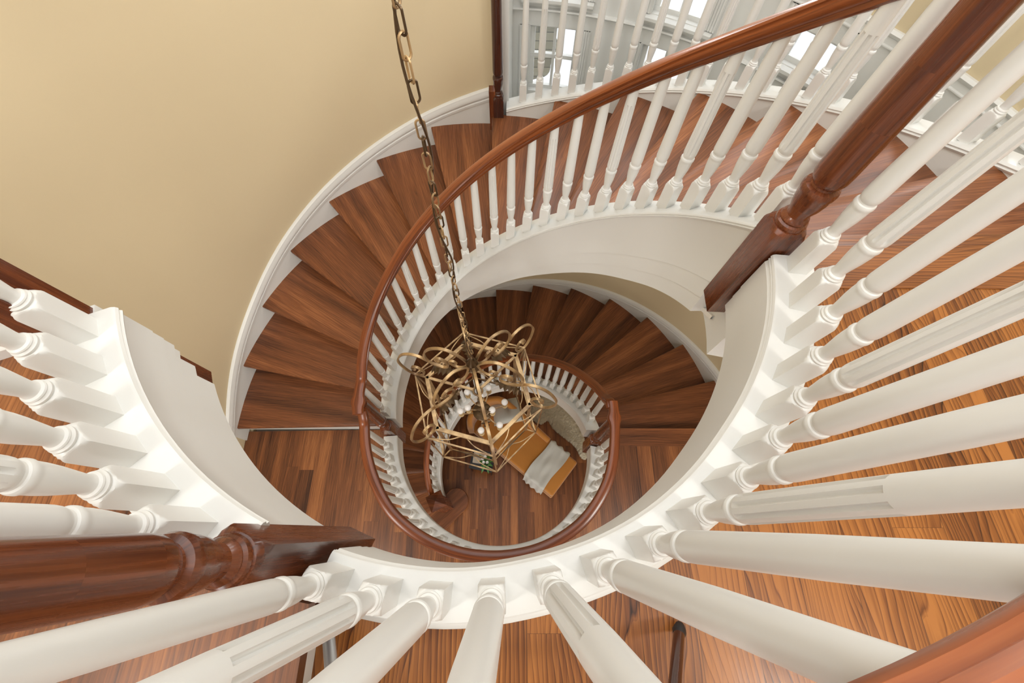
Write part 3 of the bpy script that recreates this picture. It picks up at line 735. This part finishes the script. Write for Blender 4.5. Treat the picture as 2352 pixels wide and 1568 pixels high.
# ------------------------------------------------------------------ lantern chandelier
HX, HY = -.12, .0
ch = thing('lantern_chandelier', (HX, HY, 4.40), 'hexagonal antique brass cage lantern with scrolled arms hanging in the stairwell', 'chandelier')
def AP(rho, ang, z): a = ang*D2R; return Vector((HX+rho*math.cos(a), HY+rho*math.sin(a), z))
ANG = [165, 105, 45, 345, 285, 225]
ZT, ZB = 3.905, 3.13
def smooth(pts, n=5):
    out = []; P_ = [np.array(p, float) for p in pts]
    for i in range(len(P_)-1):
        p0 = P_[max(0, i-1)]; p1 = P_[i]; p2 = P_[i+1]; p3 = P_[min(len(P_)-1, i+2)]
        for k in range(n):
            t = k/n; out.append(.5*((2*p1)+(-p0+p2)*t+(2*p0-5*p1+4*p2-p3)*t*t+(-p0+3*p1-3*p2+p3)*t**3))
    out.append(P_[-1]); return out
s1 = [(.028, 4.41), (.05, 4.455), (.09, 4.50), (.14, 4.53), (.205, 4.515), (.265, 4.455), (.302, 4.36), (.29, 4.265), (.225, 4.22), (.17, 4.25), (.165, 4.32), (.205, 4.36), (.238, 4.335), (.228, 4.30), (.208, 4.305)]
s2 = [(.20, 4.225), (.262, 4.245), (.30, 4.275), (.345, 4.305), (.41, 4.30), (.475, 4.24), (.525, 4.11), (.505, 3.985), (.455, 3.918), (.395, 3.935), (.366, 4.01), (.395, 4.075), (.437, 4.065), (.445, 4.025), (.425, 4.01)]
for ang in ANG:
    side = Vector((-math.sin(ang*D2R), math.cos(ang*D2R), 0)); b = MB()
    b.strip([AP(p[0], ang, p[1]) for p in smooth(s1)], .016, .010, side); b.strip([AP(p[0], ang, p[1]) for p in smooth(s2)], .016, .010, side)
    # little volute on the underside near the hub
    vol = [(.03, 4.40), (.055, 4.33), (.10, 4.30), (.14, 4.325), (.145, 4.365), (.115, 4.375), (.10, 4.35)]
    b.strip([AP(p[0], ang, p[1]) for p in smooth(vol)], .014, .008, side)
    a_ = b.build('scroll_arm', MBRASS, ch)
    # pressed acanthus leaf between the scrolls
    lf = MB(); path = smooth([(.12, 4.22), (.17, 4.19), (.23, 4.185), (.28, 4.15), (.30, 4.09)], 4); n = len(path); vs = []; fs = []
    for i, p in enumerate(path):
        wv = .030*math.sin(math.pi*(i+.6)/(n+.2))*(1.+.45*(-1)**i); 
        for sgn in (-1, 0, 1): vs.append(AP(p[0], ang, p[1]-(0 if sgn == 0 else .012))+side*sgn*wv)
    for i in range(n-1):
        for j in range(2): fs.append((i*3+j, i*3+j+1, i*3+j+4, i*3+j+3))
    k_ = len(vs); vs += [v-Vector((0, 0, .002)) for v in vs]; fs += [tuple(k_+q for q in f[::-1]) for f in fs]
    lf.add(vs, fs); lf.build('leaf', MBRONZE, a_)
# hexagon frames
def hexframe(name, R, z, wd, ht, mat):
    b = MB()
    for i in range(6):
        p, q = AP(R, ANG[i], z), AP(R, ANG[(i+1) % 6], z); d = q-p; c = (p+q)/2
        b.box((c.x, c.y, c.z), (d.length+wd*.4, wd, ht), rz=math.atan2(d.y, d.x))
    return b.build(name, mat, ch)
hexframe('outer_top_frame', .45, ZT, .010, .010, MBRASS)
hexframe('inner_top_frame', .365, ZT, .026, .022, MBRASS)
hexframe('outer_bottom_frame', .45, ZB, .010, .010, MBRASS)
hexframe('inner_bottom_frame', .365, ZB+.02, .010, .014, MBRONZE)
for ang in ANG:
    b = MB(); e = pt(1, ang, 0); r0 = AP(.365, ang, 0)
    p, q = AP(.365, ang, ZT-.01), AP(.365, ang, ZB+.01)
    b.box(((p.x+q.x)/2, (p.y+q.y)/2, (p.z+q.z)/2), (.020, .024, p.z-q.z), rz=ang*D2R)
    for z in (ZT, ZB): b.strip([AP(.365, ang, z+(.02 if z == ZB else 0)), AP(.45, ang, z)], .010, .010, Vector((-e.y, e.x, 0)))
    b.build('corner_post', MBRASS, ch)
    b = MB(); sd = Vector((-e.y, e.x, 0))
    b.strip([AP(.45, ang, ZT), AP(.45, ang, ZB)], .009, .009, sd)
    b.strip([AP(p_[0], ang, p_[1]) for p_ in smooth([(.445, ZT-.01), (.405, ZT-.2), (.390, (ZT+ZB)/2), (.405, ZB+.2), (.445, ZB+.01)])], .009, .007, sd)
    b.build('corner_rod', MBRASS, ch)
# bowed rails and tracery on each of the six faces
for i in range(6):
    a0, a1 = ANG[i], ANG[(i+1) % 6]
    for z in (ZT-.012, ZB+.012):
        b = MB(); p, q = AP(.45, a0, z), AP(.45, a1, z); m = (AP(.37, a0, z)+AP(.37, a1, z))/2
        pts = [Vector(v) for v in smooth([p, p*.5+q*.1+m*.4, m, p*.1+q*.5+m*.4, q])]; b.strip(pts, .009, .006, Vector((0, 0, 1)))
        b.build('bowed_rail', MBRASS, ch)
    p, q = AP(.365, a0, 0), AP(.365, a1, 0); ex = (q-p).normalized(); mid = (p+q)/2; nrm = ex.cross(Vector((0, 0, 1)))
    def F_(u, z): return Vector((mid.x, mid.y, z))+ex*u
    for sg in (-1, 1):
        b = MB(); b.strip([F_(sg*p_[0], p_[1]) for p_ in smooth([(.14, ZT-.02), (.10, ZT-.055), (.05, ZT-.06), (.015, ZT-.045), (.03, ZT-.03), (.05, ZT-.04)])], .007, .004, nrm); b.build('scroll_tracery', MBRASS, ch)
        b = MB(); b.strip([F_(sg*p_[0], p_[1]) for p_ in smooth([(.17, ZB+.03), (.10, ZB+.05), (.04, ZB+.09), (.0, ZB+.14)])], .006, .004, nrm); b.build('scroll_tracery', MBRASS, ch)
for ang in (165, 45, 285):
    b = MB(); e = pt(1, ang, 0); b.strip([AP(.03, ang, ZT), AP(.36, ang, ZT)], .018, .012, Vector((-e.y, e.x, 0))); b.build('spoke', MBRASS, ch)
b = MB(); b.tube([AP(.030, a, ZT) for a in range(0, 360, 15)], .008, closed=True); b.build('centre_ring', MBRASS, ch)
b = MB(); b.lathe([(0, .010, 0), (.0, .03, 0), (.03, .042, 0), (.05, .030, 0), (.075, .028, 0), (.09, .034, 0), (.12, .02, 0), (.15, .008, 0)], c=(HX, HY, 4.345), seg=16); b.build('hub', MBRONZE, ch)
b = MB(); b.lathe([(0, .004, 0), (.02, .022, 0), (.05, .03, 0), (.09, .016, 0), (.11, .055, 0), (.13, .075, 0), (.135, .07, 0), (.16, .03, 0), (.22, .012, 0), (.42, .010, 0), (.44, .020, 0), (.47, .012, 0), (1.13, .010, 0)], c=(HX, HY, 3.23), seg=20); b.build('centre_stem', MBRONZE, ch)
# candle lights
def candle(rho, ang, z, zhub):
    e = pt(1, ang, 0); sd = Vector((-e.y, e.x, 0)); b = MB()
    b.strip([AP(p_[0], ang, p_[1]) for p_ in smooth([(.03, zhub), (rho*.5, zhub-.02), (rho*.9, zhub-.012), (rho, z-.085)])], .009, .008, sd); arm = b.build('candle_arm', MBRASS, ch)
    c = AP(rho, ang, z)
    b = MB(); b.lathe([(-.09, .004, 0), (-.088, .022, 0), (-.083, .022, 0), (-.08, .0155, 0), (-.025, .0155, 0), (-.024, .012, 0)], c=c, seg=16); b.build('candle_sleeve', MCANDLE, arm)
    b = MB(); b.lathe([(-.024, .012, 0), (-.012, .018, 0), (.002, .0235, 0), (.018, .0265, 0), (.032, .0235, 0), (.041, .014, 0), (.044, .004, 0)], c=c, seg=18); b.build('bulb', MBULB, arm)
for rho, ang in ((.177, 132), (.166, 187), (.185, 16), (.19, 318), (.17, 270), (.175, 74)): candle(rho, ang, 3.43, 3.36)
for rho, ang in ((.105, 180), (.085, 347), (.095, 95)): candle(rho, ang, 3.46, 3.42)
# chain and cord
z = 4.47; k = 0; LK = .045
while z < 8.45:
    b = MB(); rot = (k % 2)*90+k*9; e = pt(1, rot, 0); pts = []
    wv = .006*math.sin(z*3.1)
    for j in range(20):
        a = 2*math.pi*j/20; u = .0105*math.cos(a); v = (.0165 if math.sin(a) > 0 else -.0165)+.0105*math.sin(a)
        pts.append(Vector((HX+wv, HY, z+.022+v))+e*u)
    b.tube(pts, .0028, 6, closed=True)
    if k < 84: b.build('chain_link', MBRONZE if k % 3 == 0 else MBRASS, ch)
    z += .0478 if z < 8.6 else .05; k += 1
b = MB(); pts = []
zz = 4.45
while zz < 8.5: pts.append(Vector((HX+.006*math.sin(zz*3.1)+.013*math.sin(zz*13), HY+.013*math.cos(zz*13), zz))); zz += .03
b.tube(pts, .0032, 6); b.build('lamp_cord', MBRONZE, ch)
b = MB(); b.box((HX, HY, 8.50), (.10, 3.3, .04)); b.build('ceiling_beam', MWHITE, ch)

# ------------------------------------------------------------------ ground floor furniture
ax = Vector((-.773, .634, 0)); ay = Vector((.634, .773, 0)); O = Vector((.755, -.405, F1))      # foot-left corner of the chaise
def CH(a, b_, z): return O+ax*a+ay*b_+Vector((0, 0, z))
def rbox(name, a0, a1, b0, b1, z0, z1, mat, parent, r=.03, puff=0.):
    """soft-edged cushion block in chaise coordinates"""
    bm = bmesh.new(); bmesh.ops.create_cube(bm, size=1.)
    for v in bm.verts: v.co = Vector(((v.co.x+.5)*(a1-a0), (v.co.y+.5)*(b1-b0), (v.co.z+.5)*(z1-z0)))
    bmesh.ops.bevel(bm, geom=bm.edges[:], offset=r, segments=4, profile=.5, affect='EDGES')
    bm.faces.ensure_lookup_table(); vs = []; 
    for v in bm.verts:
        x, y, z_ = v.co
        if puff and z_ > (z1-z0)*.5: z_ += puff*math.sin(math.pi*min(1, max(0, x/(a1-a0))))*math.sin(math.pi*min(1, max(0, y/(b1-b0))))
        vs.append(CH(a0+x, b0+y, z0+z_))
    fs = [tuple(v.index for v in f.verts) for f in bm.faces]; bm.verts.ensure_lookup_table(); bm.free()
    return mesh(name, vs, fs, mat, parent)
cz = thing('chaise_longue', tuple(O), 'mustard velvet chaise longue on the ground floor under the lantern', 'chaise longue')
Wd = .66
rbox('base', 0, 1.72, 0, Wd, .16, .30, MVELVET, cz, .02)
rbox('seat_cushion', .005, 1.55, .005, Wd-.005, .30, .46, MVELVET, cz, .035, .012)
# curved back wrapping the head end and one side
b = MB(); pl_ = [CH(.55, Wd-.03, 0), CH(.9, Wd-.02, 0), CH(1.25, Wd-.02, 0), CH(1.5, Wd-.06, 0), CH(1.66, Wd-.2, 0), CH(1.72, Wd*.5, 0), CH(1.70, .10, 0), CH(1.62, -.02, 0)]
pp = smooth(pl_, 5); n = len(pp); vs = []; fs = []; m = 8
for i, p in enumerate(pp):
    a_ = Vector(pp[max(0, i-1)]); c_ = Vector(pp[min(n-1, i+1)]); d = (c_-a_).normalized(); sd = d.cross(Vector((0, 0, 1)))
    s_ = i/(n-1); h = .50+.32*min(1., s_*2.2)**1.2 if s_ < .8 else .82-.25*((s_-.8)/.2)**2
    th = .045
    for u, v in ((-th, .16), (th, .16), (th, h-.04), (th*.8, h-.012), (th*.3, h), (-th*.3, h), (-th*.8, h-.012), (-th, h-.04)): vs.append(Vector(p)+sd*u+Vector((0, 0, v)))
for i in range(n-1):
    for j in range(m): j2 = (j+1) % m; fs.append((i*m+j, i*m+j2, (i+1)*m+j2, (i+1)*m+j))
fs += [tuple(range(m)), tuple((n-1)*m+j for j in range(m))]
b.add(vs, fs); b.build('backrest', MVELVET, cz, angle=50)
for a, b_ in ((.08, .07), (.08, Wd-.07), (1.6, .07), (1.6, Wd-.07)):
    b = MB(); p = CH(a, b_, 0); b.lathe([(0, .014, 0), (.16, .022, 0)], c=p, seg=10); b.build('leg', MDARK, cz)
# throw across the foot end
vs = []; fs = []; nu, nv = 34, 60
for i in range(nu):
    for j in range(nv):
        u = i/(nu-1); s_ = j/(nv-1)*1.22-.26      # across the width with an overhang
        a = .17+u*.36+.012*math.sin(s_*9)+.03*(s_ if s_ < 0 else 0)*math.sin(u*9)
        if s_ < .0: b_, z_ = -.012-.05*min(1, -s_*4)+.012*math.sin(u*22)*(-s_*4), .475+s_*1.1+.02*math.sin(u*12)
        elif s_ > Wd: b_, z_ = Wd+.012+.015*math.sin(u*17), .475-(s_-Wd)
        else: b_, z_ = s_, .482+.012*math.sin(math.pi*s_/Wd)
        if 0 <= s_ <= Wd: z_ += .003*math.sin(u*14+4*s_)+.004*math.sin(s_*17+u*5)+.0025*math.sin(u*21-s_*9)
        vs.append(CH(a, b_, z_))
for i in range(nu-1):
    for j in range(nv-1): fs.append((i*nv+j, (i+1)*nv+j, (i+1)*nv+j+1, i*nv+j+1))
k_ = len(vs); vs += [v-Vector((0, 0, .004))+ay*.002 for v in vs]; fs += [tuple(k_+q for q in f[::-1]) for f in fs]
tag(mesh('throw_blanket', vs, fs, MLINEN, None, angle=80), 'pale grey linen throw with frayed edge draped over the foot of the mustard chaise', 'blanket')
# scatter cushion
vs = []; fs = []; n = 22; c = Vector((.06, .87, F1+.60)); rot = Matrix.Rotation(12*D2R, 3, 'Z')@Matrix.Rotation(-22*D2R, 3, 'X')
for sgn in (1, -1):
    for i in range(n):
        for j in range(n):
            u, v = i/(n-1)*2-1, j/(n-1)*2-1; e = (1-abs(u)**2.4)*(1-abs(v)**2.4)
            pin = 1-.09*(1-abs(u*v))*(abs(u)**6+abs(v)**6)
            dent = -.06*math.exp(-((u-.1)/.16)**2-((v-.3)/.7)**2) if sgn > 0 else 0
            vs.append(c+rot@Vector((u*.235*pin, v*.235*pin, sgn*(.085*max(0, e)**.55+.001)+dent*max(0, e))))
for s_ in range(2):
    for i in range(n-1):
        for j in range(n-1):
            q0 = s_*n*n+i*n+j; f = (q0, q0+n, q0+n+1, q0+1); fs.append(f if s_ == 0 else f[::-1])
tag(mesh('scatter_cushion', vs, fs, MLINEN, None, angle=70), 'square pale grey cushion with a karate-chop crease at the head of the chaise', 'cushion')
# sheepskin
random.seed(3); out = [(.45, 1.10), (.60, 1.28), (.85, 1.30), (1.06, 1.10), (1.24, .86), (1.38, .52), (1.40, .24), (1.30, .22), (1.20, .40), (1.06, .53), (.92, .64), (.82, .74), (.76, .84), (.66, .79), (.56, .82), (.46, .92)]
sp = [Vector((p[0], p[1], 0)) for p in smooth([(x, y, 0) for x, y in out]+[(out[0][0], out[0][1], 0)], 8)[:-1]]
def inside(p):
    c = False; n = len(sp)
    for i in range(n):
        a, b_ = sp[i], sp[i-1]
        if (a.y > p.y) != (b_.y > p.y) and p.x < (b_.x-a.x)*(p.y-a.y)/(b_.y-a.y)+a.x: c = not c
    return c
vs = []; fs = []; idx = {}; st = .0115; seg_ = []
for i in range(0, 100):
    for j in range(0, 110):
        p = Vector((.40+i*st, .16+j*st, 0))
        if not inside(p): continue
        dmin = min((p-q).length for q in sp[::2]); e = min(1., dmin/.07)
        q = Vector((p.x+st*.9*(random.random()-.5), p.y+st*.9*(random.random()-.5), F1+.004+.055*e**.6+.022*(random.random()-.3)*min(1, e*3)))
        idx[(i, j)] = len(vs); vs.append(q)
for (i, j), k in list(idx.items()):
    if (i+1, j) in idx and (i, j+1) in idx and (i+1, j+1) in idx: fs.append((k, idx[(i+1, j)], idx[(i+1, j+1)], idx[(i, j+1)]))
k_ = len(vs); vs += [Vector((v.x, v.y, F1+.002)) for v in vs]; fs += [tuple(k_+q for q in f[::-1]) for f in fs]
tag(mesh('sheepskin_rug', vs, fs, MFUR, None, angle=180), 'cream sheepskin rug on the dark floor behind the chaise', 'rug')
# side table with book, vase, flowers
tb = thing('side_table', (-.31, .13, F1), 'small black side table beside the chaise under the lantern', 'table')
b = MB(); b.box((-.31, .13, F1+.44), (.36, .30, .02), rz=-.2); b.build('table_top', MTABLE, tb)
for sx in (-1, 1):
    for sy in (-1, 1):
        b = MB(); v = Matrix.Rotation(-.2, 3, 'Z')@Vector((sx*.16, sy*.13, 0)); b.box((-.31+v.x, .13+v.y, F1+.215), (.016, .016, .43), rz=-.2); b.build('leg', MTABLE, tb)
b = MB(); b.box((-.33, .165, F1+.465), (.24, .17, .028), rz=-.15); tag(b.build('book', MPAPER, None), 'pale large book lying on the small black side table', 'book')
vz = thing('flower_vase', (-.27, .12, F1+.452), 'glass vase of white flowers standing on the black side table', 'vase')
b = MB(); b.lathe([(0, .035, 0), (.01, .04, 0), (.09, .045, 0), (.14, .03, 0), (.16, .034, 0)], c=(-.24, .075, F1+.452), seg=20); b.build('vase_body', MVASE, vz)
b = MB(); random.seed(5)
for k in range(9):
    a = k*40+random.random()*20; p0 = Vector((-.24, .075, F1+.56)); e = pt(1, a, 0); L_ = .06+.05*random.random(); zt = .12*random.random()+.06
    sd = Vector((-e.y, e.x, 0)); pts = [p0, p0+e*L_*.5+Vector((0, 0, zt)), p0+e*L_+Vector((0, 0, zt*.8)), p0+e*L_*1.6+Vector((0, 0, zt*.3))]
    vs = []; ws = [.004, .022, .02, .002]
    for p, w_ in zip(pts, ws): vs += [p-sd*w_, p+Vector((0, 0, .004)), p+sd*w_]
    b.add(vs, [(i*3+j, i*3+j+1, i*3+j+4, i*3+j+3) for i in range(3) for j in range(2)])
b.build('leaves', MLEAF, vz)
for k in range(5):
    a = k*72+20; c = Vector((-.25, .10, F1+.70))+pt(.045, a, .02*(k % 2)); b = MB()
    for q in range(7):
        aa = q*51.4*D2R; d = Vector((math.cos(aa), math.sin(aa), .5)); s_ = Vector((-d.y, d.x, 0))
        b.add([c, c+d*.014+s_*.009, c+d*.026, c+d*.014-s_*.009], [(0, 1, 2, 3)])
    b.build('flower_head', MPETAL, vz)

# ------------------------------------------------------------------ tripod standing on the third floor behind the rail
tr = thing('camera_tripod', (.09, -1.42, F3), 'black and silver tripod standing on the third-floor boards behind the near balusters', 'tripod')
apex = Vector((.09, -1.47, 6.30))
for ft in (Vector((.475, -1.065, F3+.012)), Vector((-.325, -1.035, F3+.012)), Vector((.10, -2.05, F3+.012))):
    d = apex-ft; side = d.cross(Vector((0, 0, 1))).normalized()
    b = MB(); b.tube([ft+d*.52, ft+d*.98], .017, 14); leg = b.build('leg', MRUBBER, tr)
    b = MB(); b.tube([ft+d*.22, ft+d*.53], .0125, 14); b.build('middle_tube', MALU, leg)
    b = MB(); b.tube([ft+d*.03, ft+d*.23], .0125, 12); b.build('lower_tube', MALU if ft.x < 0 else MDARK, leg)
    b = MB(); b.tube([ft, ft+d*.02, ft+d*.045], [.010, .015, .011], 12); b.build('rubber_foot', MRUBBER, leg)
    for k in (.22, .52):
        b = MB(); b.tube([ft+d*(k-.015), ft+d*(k-.01), ft+d*(k+.03), ft+d*(k+.035)], [.015, .021, .021, .017], 14); q = ft+d*(k+.01)
        b.box(q+side*.022, (.012, .02, .04)); b.build('leg_clamp', MRUBBER, leg)
b = MB(); b.lathe([(-.06, .02, 0), (-.05, .035, 0), (.02, .045, 0), (.03, .03, 0), (.05, .02, 0)], c=apex, seg=20); b.build('shoulder', MRUBBER, tr)
